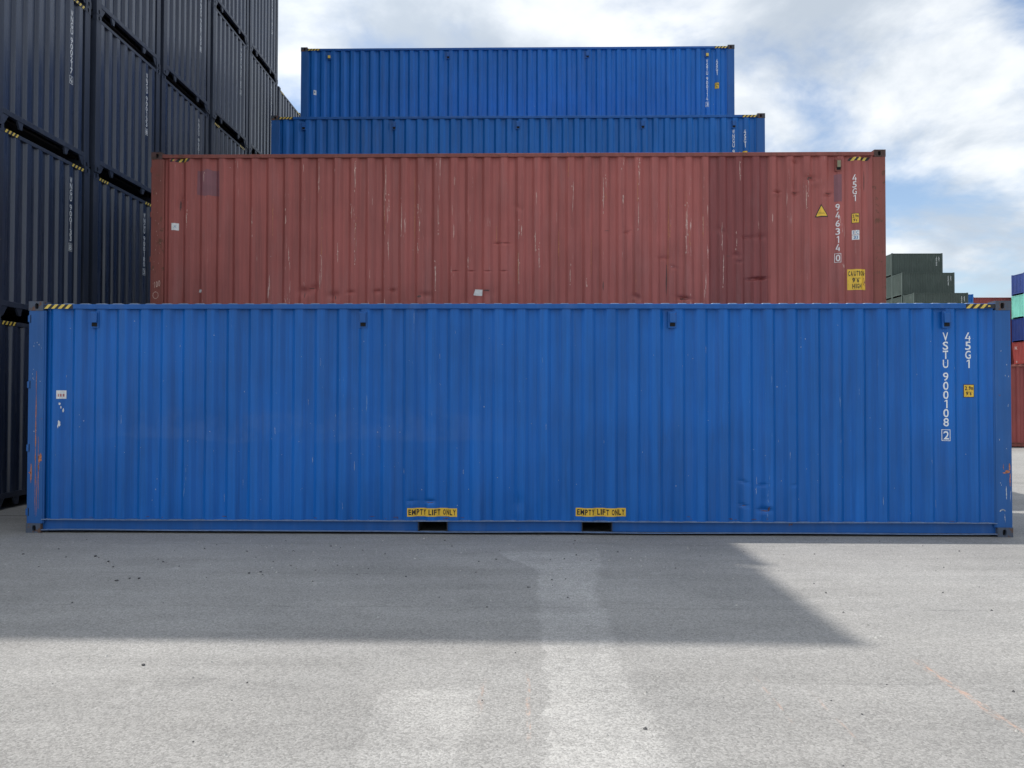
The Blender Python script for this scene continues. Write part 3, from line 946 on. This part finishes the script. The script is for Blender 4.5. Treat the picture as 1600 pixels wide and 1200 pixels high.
# ------------------------------------------------------------------ red container on the second tier, with the one beneath it
R0 = Vector((-6.2598, 12.6476, HC))
make_container((R0.x, R0.y, 0), 'blue container on the ground directly beneath the weathered red container', None, BF)
red_dents = [(10.43, 2.215, 0.055, 0.022, 0.028, 0.0), (10.43, 2.17, 0.05, 0.03, -0.014, 0.0), (10.72, 2.18, 0.06, 0.025, 0.026, 0.12), (10.72, 2.32, 0.05, 0.10, 0.014, 0.0),
             (10.97, 2.44, 0.09, 0.05, 0.034, 0.0), (11.05, 2.36, 0.08, 0.06, -0.016, 0.0), (11.26, 2.16, 0.07, 0.03, 0.026, 0.25), (11.20, 2.32, 0.05, 0.09, 0.012, 0.0),
             (10.72, 2.72, 0.06, 0.03, 0.02, 0.0), (10.05, 0.77, 0.12, 0.022, 0.030, 0.06), (10.18, 0.78, 0.07, 0.022, 0.024, 0.05), (9.93, 1.46, 0.08, 0.03, 0.020, 0.0),
             (10.15, 1.46, 0.10, 0.05, 0.020, 0.1), (9.75, 1.16, 0.06, 0.04, 0.018, -0.2), (9.80, 1.05, 0.06, 0.03, 0.016, 0.0), (9.52, 1.55, 0.08, 0.05, 0.016, -0.5),
             (8.89, 0.45, 0.10, 0.03, 0.032, -0.2), (8.11, 0.46, 0.06, 0.05, 0.024, -0.4), (2.58, 0.56, 0.09, 0.07, 0.028, 0.0), (2.75, 0.62, 0.07, 0.06, 0.022, 0.3),
             (3.07, 0.50, 0.09, 0.06, 0.024, 0.0), (3.35, 0.55, 0.06, 0.03, 0.018, 0.0), (3.80, 0.57, 0.05, 0.03, 0.018, 0.0), (4.05, 0.58, 0.05, 0.03, 0.016, 0.0),
             (7.95, 1.55, 0.05, 0.02, 0.016, 0.4), (8.55, 1.12, 0.08, 0.03, 0.016, 0.0), (8.72, 0.96, 0.06, 0.03, 0.018, -0.3), (6.15, 1.95, 0.08, 0.05, 0.010, -0.5),
             (5.80, 1.37, 0.05, 0.014, 0.018, 0.0), (5.95, 1.36, 0.05, 0.014, 0.016, 0.0), (5.10, 0.90, 0.05, 0.012, 0.012, 0.0), (5.37, 0.90, 0.05, 0.012, 0.012, 0.0),
             (5.64, 0.90, 0.05, 0.012, 0.012, 0.0), (5.9, 0.90, 0.05, 0.012, 0.012, 0.0), (5.55, 0.5, 0.25, 0.10, 0.012, 0.3), (7.0, 1.4, 0.6, 0.5, 0.010, 0.0),
             (0.47, 2.05, 0.06, 0.12, 0.014, 0.0), (4.6, 0.5, 0.10, 0.05, 0.016, 0.0), (1.9, 1.9, 0.5, 0.4, 0.006, 0.0)]
d_red = make_depth(red_dents, 0.0045, 5.3)
red = make_container(R0, 'weathered red container with dents and a CAUTION sticker, second tier', None, RM, skip=(('side_panel', 'front'),))
red['group'] = 'containers stepping up behind the yard'
XA, XB = 9.297, 10.274
for (a, b, mt, nm) in ((0.205, XA, 'red_paint', 'side_panel'), (XA, XB, 'red_dark', 'replacement_panel'), (XB, L40 - 0.205, 'red_paint', 'side_panel')):
    o = link_part(nm, panel_mesh(nm, a, b, ZW0, ZW1, d_red, 130), mt, red)
    if nm == 'replacement_panel': o['label'] = 'darker maroon replacement section of the side wall'
f = Flat()
fc_ = number_column(f, '946314', '0', 11.413, 2.006, 0.112, 0.134, 0.03, 0.060)
on_side(f, 'container_number', 'white_worn_print', red, d_red, 0.003, 0.05); on_side(fc_, 'check_digit', 'white_worn_print', red, d_red, 0.003, 0.05)
f = Flat(); f.column(col_items('45G1', 2.492, 0.104, 0.113, 0)[0], 11.694, w=0.058); on_side(f, 'size_code', 'white_worn_print', red, d_red, 0.003, 0.05)
height_label(red, d_red, 11.650, 11.762, 1.688, 1.852)
f = Flat(); f.rect(11.654, 11.690, 1.495, 1.570, 0); f.rect(11.696, 11.762, 1.495, 1.570, 0); f.rect(11.654, 11.762, 1.412, 1.489, 0)
f.char('I', 11.668, 11.676, 1.505, 1.560, 1, 0.0012); f.char('C', 11.710, 11.750, 1.505, 1.560, 1, 0.0012); f.line('33', 11.675, 11.740, 1.424, 1.478, 1, 0.0012)
on_side(f, 'code_sticker', ['worn_white', 'sticker_blue'], red, d_red)
f = Flat(); f.rect(11.574, 11.868, 0.584, 0.926, 0)
f.line('CAUTION', 11.592, 11.850, 0.815, 0.897, 1, 0.0014, 0.3); f.line("9'6\"", 11.655, 11.770, 0.705, 0.785, 1, 0.0014, 0.3); f.line('HIGH', 11.655, 11.790, 0.605, 0.685, 1, 0.0014, 0.3)
for k in range(9): blot(f, 11.852 + random.uniform(-0.012, 0.01), random.uniform(0.6, 0.91), random.uniform(0.003, 0.009), random.uniform(0.006, 0.022), 7, 2); f.h[-7:] = [0.002] * 7
for k in range(3): blot(f, 11.588, random.uniform(0.6, 0.8), 0.003, 0.012, 7, 2); f.h[-7:] = [0.002] * 7
o = on_side(f, 'caution_sticker', ['yellow_film', 'black_print', 'red_paint'], red, d_red, 0.003, 0.06)
f = Flat(); f.poly([(11.050, 1.790), (11.260, 1.790), (11.140, 2.004)], 0); f.poly([(11.072, 1.806), (11.238, 1.806), (11.142, 1.975)], 1, 0.0014)
f.rect(11.105, 11.19, 1.862, 1.866, 0, 0.0026); f.rect(11.10, 11.195, 1.842, 1.846, 0, 0.0026)
on_side(f, 'warning_triangle', ['black_print', 'yellow_film'], red, d_red, 0.003)
f = Flat(); f.rect(0.343, 0.452, 1.594, 1.713, 0); f.char('X', 0.382, 0.415, 1.635, 1.675, 1, 0.0012); on_side(f, 'white_sticker', ['worn_white', 'sticker_blue'], red, d_red)
f = Flat(); f.poly([(0.80, 0.555), (0.85, 0.545), (0.862, 0.592), (0.812, 0.602)], 0); on_side(f, 'white_sticker', 'worn_white', red, d_red)
f = Flat(); f.poly([(5.40, 0.50), (5.545, 0.492), (5.552, 0.595), (5.43, 0.60)], 0); on_side(f, 'torn_sticker', 'worn_white', red, d_red, 0.004)
f = Flat(); f.poly([(0.752, 2.20), (0.90, 2.165), (0.97, 2.185), (1.146, 2.160), (1.142, 2.585), (1.02, 2.60), (0.93, 2.625), (0.88, 2.585), (0.76, 2.60)], 0); on_side(f, 'repaint_patch', 'repaint_purple', red, d_red, 0.002, 0.06)
f = Flat(); f.rect(11.366, 11.479, 2.045, 2.495, 0); on_side(f, 'repaint_patch', 'repaint_purple', red, d_red, 0.002, 0.06)
v = vent(red, 11.425, 2.560, 2.742, 'red_frame', 'black_void')
mb = MB(); mb.box(11.395, 11.450, -0.016, -0.010, 2.605, 2.715); link_part('vent_tag', mb.mesh('vent_tag'), 'olive_tag', red)
for (u0, u1, va, vb, ms) in ((0.300, 0.660, 2.742, 2.797, (0,)), (11.588, 11.966, 2.727, 2.782, ())):
    f = Flat(); st = (u1 - u0) / 4.0
    for i in range(4):
        a = u0 + i * st
        f.poly([(a, va), (a + st * 0.5, va), (a + st * 0.5 + 0.04, vb), (a + 0.04, vb)], 0)
        if i in ms: blot(f, a + st * 0.75, (va + vb) / 2, 0.02, 0.02, 9, 1)
        elif i < 3: f.poly([(a + st * 0.5, va), (a + st, va), (a + st + 0.04, vb), (a + st * 0.5 + 0.04, vb)], 1)
    on_side(f, 'hazard_tape', ['black_print', 'yellow_tape'], red, d_red, 0.003, 0.03)
# long pale scrapes on the proud faces of the corrugation
f = Flat(); fo = Flat(); fd = Flat()
for k in range(-1, 44):
    s = SIDE.start + k * SIDE.pitch
    if not 0.35 < s < 11.8: continue
    hits = random.choice((0, 1, 2, 3, 5)) if 2.4 < s < 9.3 else random.choice((0, 0, 1, 2))
    for h in range(hits):
        u = s + random.choice((random.uniform(-0.004, 0.016), random.uniform(0.056, 0.076), random.uniform(0.01, 0.06)))
        z = random.choice((random.uniform(1.5, 2.5), random.uniform(0.55, 1.6)))
        ln = random.uniform(0.06, 0.55)
        tgt = random.choice((f, f, f, fo))
        sliver(tgt, u, z, min(z + ln, 2.72), random.uniform(0.006, 0.016), max(5, int(ln * 22)), 0.005)
        for q in range(random.randint(1, 5)): blot(tgt, u + random.uniform(-0.014, 0.014), z + random.uniform(-0.1, ln + 0.1), 0.006, random.uniform(0.006, 0.03), 6)
for (u, z0, z1, w_) in ((5.78, 1.35, 1.66, 0.012), (6.82, 1.0, 1.62, 0.020), (7.35, 0.8, 1.5, 0.014), (8.62, 0.7, 2.3, 0.012), (4.42, 1.0, 2.6, 0.012)):
    sliver(fo, u, z0, z1, w_, 16, 0.004)
for (u, z, a, b) in ((10.97, 2.455, 0.05, 0.014), (10.94, 2.43, 0.02, 0.03), (10.10, 0.765, 0.13, 0.008), (8.88, 0.44, 0.08, 0.016), (2.585, 0.50, 0.008, 0.06), (2.70, 0.62, 0.05, 0.008), (3.05, 0.49, 0.006, 0.06), (3.10, 0.46, 0.010, 0.05),
                     (5.84, 1.37, 0.05, 0.008), (5.62, 0.58, 0.06, 0.015), (0.47, 2.02, 0.02, 0.10), (8.60, 0.75, 0.012, 0.28), (7.55, 0.65, 0.012, 0.10), (10.42, 2.225, 0.06, 0.006),
                     (10.72, 2.20, 0.05, 0.006), (11.27, 2.185, 0.06, 0.006), (9.62, 1.15, 0.04, 0.006), (4.5, 0.48, 0.05, 0.02), (7.62, 1.57, 0.05, 0.006), (11.86, 2.4, 0.008, 0.22)):
    blot(fd, u, z, a, b, 13)
on_side(f, 'paint_scrape', 'scratch_pale', red, d_red, 0.002, 0.05)
on_side(fo, 'paint_scrape', 'scratch_orange', red, d_red, 0.002, 0.05)
on_side(fd, 'dent_scuff', 'scratch_dark', red, d_red, 0.002, 0.03)
for zc in (2.60, 1.85, 1.10):
    mb = MB(); mb.box(-0.008, 0.020, -0.002, 0.060, zc - 0.045, zc + 0.045)
    link_part('hinge_lug', mb.mesh('hinge_lug', bevel=0.004), 'red_frame', red)
# chalk marks on the post
f = Flat()
for k in range(16):
    a = 2 * math.pi * k / 16; blot(f, 0.095 + 0.045 * math.cos(a), 0.50 + 0.055 * math.sin(a), 0.009, 0.009, 6)
for (dx, ch) in ((0.0, '1'), (0.03, '0'), (0.07, '0')): f.char(ch, 0.07 + dx, 0.07 + dx + (0.012 if ch == '1' else 0.03), 0.62 + dx * 0.4, 0.72 + dx * 0.4)
for k in range(20): sliver(f, random.uniform(0.03, 0.18), random.uniform(0.6, 2.5), random.uniform(0.62, 2.6), 0.002, 3) if False else blot(f, random.uniform(0.03, 0.18), random.uniform(0.6, 2.6), 0.003, random.uniform(0.004, 0.02), 6)
on_plane_y(f, 'chalk_mark', 'scratch_pale', red, 0.0025)

# ------------------------------------------------------------------ two blue containers on the tiers behind
B0 = Vector((-6.309, 18.7838, 2 * HC)); C0 = Vector((-6.3432, 21.3657, 3 * HC))
for k, t_ in enumerate(('ground', 'second')):
    make_container((B0.x, B0.y, k * HC), f'blue container on the {t_} tier beneath the blue container lettered WNGU', None, BF)
for k, t_ in enumerate(('ground', 'second', 'third')):
    make_container((C0.x, C0.y, k * HC), f'blue container on the {t_} tier beneath the topmost blue container', None, BF)
d_plain = make_depth()
b3 = make_container(B0, 'blue container lettered WNGU just above and behind the red container, third tier', 'containers stepping up behind the yard', BF)
f = Flat(); fc_ = number_column(f, 'WNGU 900121', '5', 11.423, 2.50); on_side(f, 'container_number', 'white_print', b3, d_plain); on_side(fc_, 'check_digit', 'white_print', b3, d_plain)
f = Flat(); f.column(col_items('45G1', 2.50, 0.104, 0.113, 0)[0], 11.705); on_side(f, 'size_code', 'white_print', b3, d_plain)
height_label(b3, d_plain, 11.650, 11.765, 1.70, 1.98)
for xc in (0.809, 3.06, 6.13, 9.20, 11.432): vent(b3, xc, 2.545, 2.73, 'blue_rail')
b4 = make_container(C0, 'topmost blue container lettered VSTU 900114, highest of the stepped rows', 'containers stepping up behind the yard', BF)
f = Flat(); fc_ = number_column(f, 'VSTU 900114', '3', 11.43, 2.492); on_side(f, 'container_number', 'white_print', b4, d_plain); on_side(fc_, 'check_digit', 'white_print', b4, d_plain)
f = Flat(); f.column(col_items('45G1', 2.492, 0.104, 0.113, 0)[0], 11.706); on_side(f, 'size_code', 'white_print', b4, d_plain)
height_label(b4, d_plain, 11.648, 11.765, 1.667, 1.842)
f = Flat(); f.rect(0.362, 0.432, 1.55, 1.685, 0); f.rect(0.385, 0.41, 1.60, 1.65, 1, 0.0012); on_side(f, 'white_sticker', ['worn_white', 'sticker_blue'], b4, d_plain)
for xc in (0.807, 4.164, 8.086, 11.431): vent(b4, xc, 2.56, 2.74, 'blue_rail')
for xc in (0.807, 11.431):
    mb = MB(); mb.box(xc - 0.035, xc + 0.035, -0.018, -0.013, 2.575, 2.655); link_part('vent_tag', mb.mesh('vent_tag'), 'yellow_tape', b4)
for o_ in (b3, b4):
    for (u0, u1) in ((0.192, 0.545), (11.640, 12.004)):
        f = Flat(); hazard(f, u0, u1, HC - 0.093, HC - 0.039, 4, 0.05); on_plane_y(f, 'hazard_tape', ['black_print', 'yellow_tape'], o_, yt - 0.0015)

# ------------------------------------------------------------------ wall of dark navy containers, ends towards the blue and red ones
LX = -7.815
ROWS = [(8.63, 7, -0.12), (11.13, 7, 0.0), (13.70, 7, 0.0), (16.27, 7, 0.0), (18.88, 7, 0.0), (21.43, 7, 0.0), (24.05, 4, 0.0), (26.62, 4, 0.0)]
ORD = ['bottom', 'second', 'third', 'fourth', 'fifth', 'sixth', 'seventh']
CODES = [('WNGU 900133', '8'), ('WNGU 900217', '4'), ('WNGU 900152', '6'), ('WNGU 900180', '3')]


def end_place(u, v, h): return (L40 - 0.010 - ENDP(u) + 0.0025 + h, u, v)


code_me = []
for (t_, c_) in CODES:
    f = Flat(); fc_ = number_column(f, t_, c_, 1.877, 2.585, 0.100, 0.106, 0.05, 0.066)
    code_me.append((f.mesh('container_number', ENDP.columns(1.7, 2.05, True), [], end_place), fc_.mesh('check_digit', ENDP.columns(1.7, 2.05, True), [], end_place)))
tape_me = []
for (u0, u1) in ((0.180, 0.52), (W - 0.55, W - 0.165)):
    f = Flat(); hazard(f, u0, u1, HC - 0.113, HC - 0.057, 4, 0.04)
    tape_me.append(f.mesh('hazard_tape', [], [], lambda u, v, h: (L40 - 0.006 + 0.0015 + h, u, v)))
for r, (y0, tiers, dx) in enumerate(ROWS):
    for k in range(tiers):
        jx = dx + random.uniform(-0.018, 0.018); jy = random.uniform(-0.012, 0.012)
        lab = (f'dark navy container, {ORD[k]} tier of the {["first", "second", "third", "fourth", "fifth", "sixth"][r]} tall stack beside the blue containers'
               if r < 6 else f'dark navy container, {ORD[k]} tier of the {"nearer" if r == 6 else "farther"} low stack behind the tall dark stacks')
        if r == 6: lab = f'dark navy container, {ORD[k]} tier of the low stack adjoining the tall dark stacks'
        if r == 7: lab = f'dark navy container, {ORD[k]} tier of the low stack farthest along the dark wall'
        c = make_container((LX - L40 + jx, y0 + jy, k * HC), lab, 'dark navy containers stacked end-on in a wall', NM)
        link_part('container_number', code_me[(r * 3 + k) % 4][0], 'white_print', c); link_part('check_digit', code_me[(r * 3 + k) % 4][1], 'white_print', c)
        if k <= 1 or (r + k) % 3 == 0:
            for me in tape_me: link_part('hazard_tape', me, ['black_print', 'yellow_tape'], c)

# ------------------------------------------------------------------ far stacks on the right


def far_container(loc, label, group, mat, L, H, door=False):
    return make_container(loc, label, group, dict(wall=mat, frame=mat, rail=mat, cast=mat, roof=mat), L, H, True, False, door)


L20, HS = 6.058, 2.591
GH = 2.72
for i, (y0, n) in enumerate(((92.0, 7), (89.5, 6), (86.8, 5))):
    for k in range(n):
        top = k == n - 1
        lab = f'dark green short container, {ORD[k]} tier of the {["tallest", "middle", "lowest"][i]} green stack beyond the red container'
        c = far_container((43.75, y0, k * GH), lab, 'dark green containers stacked in steps', 'green_paint', L20, GH)
        if k >= n - 2:
            f = Flat()
            f.column(col_items('WNGU 900', 2.30, 0.12, 0.15, 0.06)[0], 5.33, w=0.10); on_side(f, 'container_number', 'white_print', c, d_plain, 0.01); f = Flat(); f.column(col_items('22G1', 2.30, 0.12, 0.15, 0.06)[0], 5.62, w=0.10)
            on_side(f, 'size_code', 'white_print', c, d_plain, 0.01)
y0 = 94.6
for k in range(5):
    far_container((48.85, y0, k * HC), f'short blue container, {ORD[k]} tier, tucked behind the green stacks', 'blue containers behind the green stacks', 'far_blue' if k < 4 else 'blue_paint_far', L20, HC)
for k in range(5):
    far_container((56.5, 97.5, k * HC), f'long maroon container, {ORD[k]} tier of the distant stack between green and mixed stacks', 'distant maroon containers', 'far_red', L40, HC)
z = 0.0
for k, (mt, H_, nm) in enumerate((('far_red', HC, 'red'), ('far_blue', HC, 'blue'), ('far_red', HC, 'red'), ('far_blue', HC, 'blue'), ('teal_paint', HC, 'pale teal green'), ('far_blue', HS, 'blue'))):
    c = far_container((60.7, 94.05, z), f'{nm} container, {ORD[k] if k < 5 else "top"} tier of the mixed coloured stack far off', 'mixed coloured containers in a far stack', mt, L40, H_)
    if k == 2:
        f = Flat(); f.char('K', 0.55, 1.05, 1.95, 2.35); f.rect(0.8, 1.0, 0.35, 0.55)
        me = f.mesh('lettering', ENDP.columns(0.4, 1.3, False), [], lambda u, v, h: (0.010 + ENDP(u) - 0.012, W - u, v))
        link_part('lettering', me, 'white_print', c)
    z += H_
make_container((14.6, 26.94, 0), 'plain dark red container standing on the asphalt past the blue container', None,
               dict(wall='maroon_paint', frame='maroon_paint', rail='red_frame', cast='red_cast', roof='red_frame'))

# ------------------------------------------------------------------ loose bits on the ground


def stone_mesh(seed, r):
    bm = bmesh.new(); bmesh.ops.create_icosphere(bm, subdivisions=1, radius=r)
    rr = random.Random(seed)
    for v in bm.verts:
        v.co *= rr.uniform(0.6, 1.25); v.co.z *= 0.55
    zmin = min(v.co.z for v in bm.verts)
    for v in bm.verts: v.co.z -= zmin + 0.003
    me = bpy.data.meshes.new('stone'); bm.to_mesh(me); bm.free()
    return me


sm = [stone_mesh(i, 0.015) for i in range(5)]
for i, (x, y, s) in enumerate(((-4.56, 8.09, 1.3), (-4.50, 8.05, 0.7), (-4.28, 7.84, 1.0), (-3.76, 7.03, 1.3), (-3.69, 7.13, 0.9), (-3.60, 7.12, 1.1), (-5.41, 8.20, 1.1), (-2.65, 7.36, 1.0),
                               (-2.56, 7.42, 1.1), (-2.5, 7.3, 0.7), (-2.41, 4.83, 0.9), (-1.63, 3.77, 0.5), (-4.1, 7.6, 0.8), (-4.85, 7.6, 0.6), (-2.35, 7.7, 0.7), (-2.05, 7.5, 0.6))):
    o = link_part('asphalt_crumb', sm[i % 5], 'rubble'); o.location = (x, y, 0); o.scale = (s, s, s); o.rotation_euler = (0, 0, i * 1.3)
    o['label'] = 'small black crumb of asphalt lying loose on the grey yard'; o['category'] = 'stone'; o['group'] = 'loose black crumbs on the yard'
mb = MB()
for i in range(900):
    x = random.gauss(-0.5, 3.6); y = random.uniform(3.2, 9.3) if random.random() < 0.35 else random.gauss(8.3, 0.7)
    if y > 9.35 and -6.4 < x < 6.2: continue
    r = random.choice((0.004, 0.005, 0.006, 0.009, 0.013)) * random.uniform(0.8, 1.3)
    s = len(mb.v); a0 = random.random() * 6
    mb.v += [(x + r * math.cos(a0 + q * 1.257) * random.uniform(0.7, 1.2), y + r * math.sin(a0 + q * 1.257) * random.uniform(0.7, 1.2), -0.001) for q in range(5)]
    mb.v.append((x, y, r * random.uniform(0.7, 1.1)))
    mi = 1 if random.random() < 0.3 else 0
    for q in range(5): mb.f.append([s + q, s + (q + 1) % 5, s + 5]); mb.mi.append(mi)
o = link_part('grit', mb.mesh('grit'), ['pebble', 'rubble']); o['kind'] = 'stuff'; o['label'] = 'fine grit and pebbles scattered over the yard'; o['category'] = 'grit'
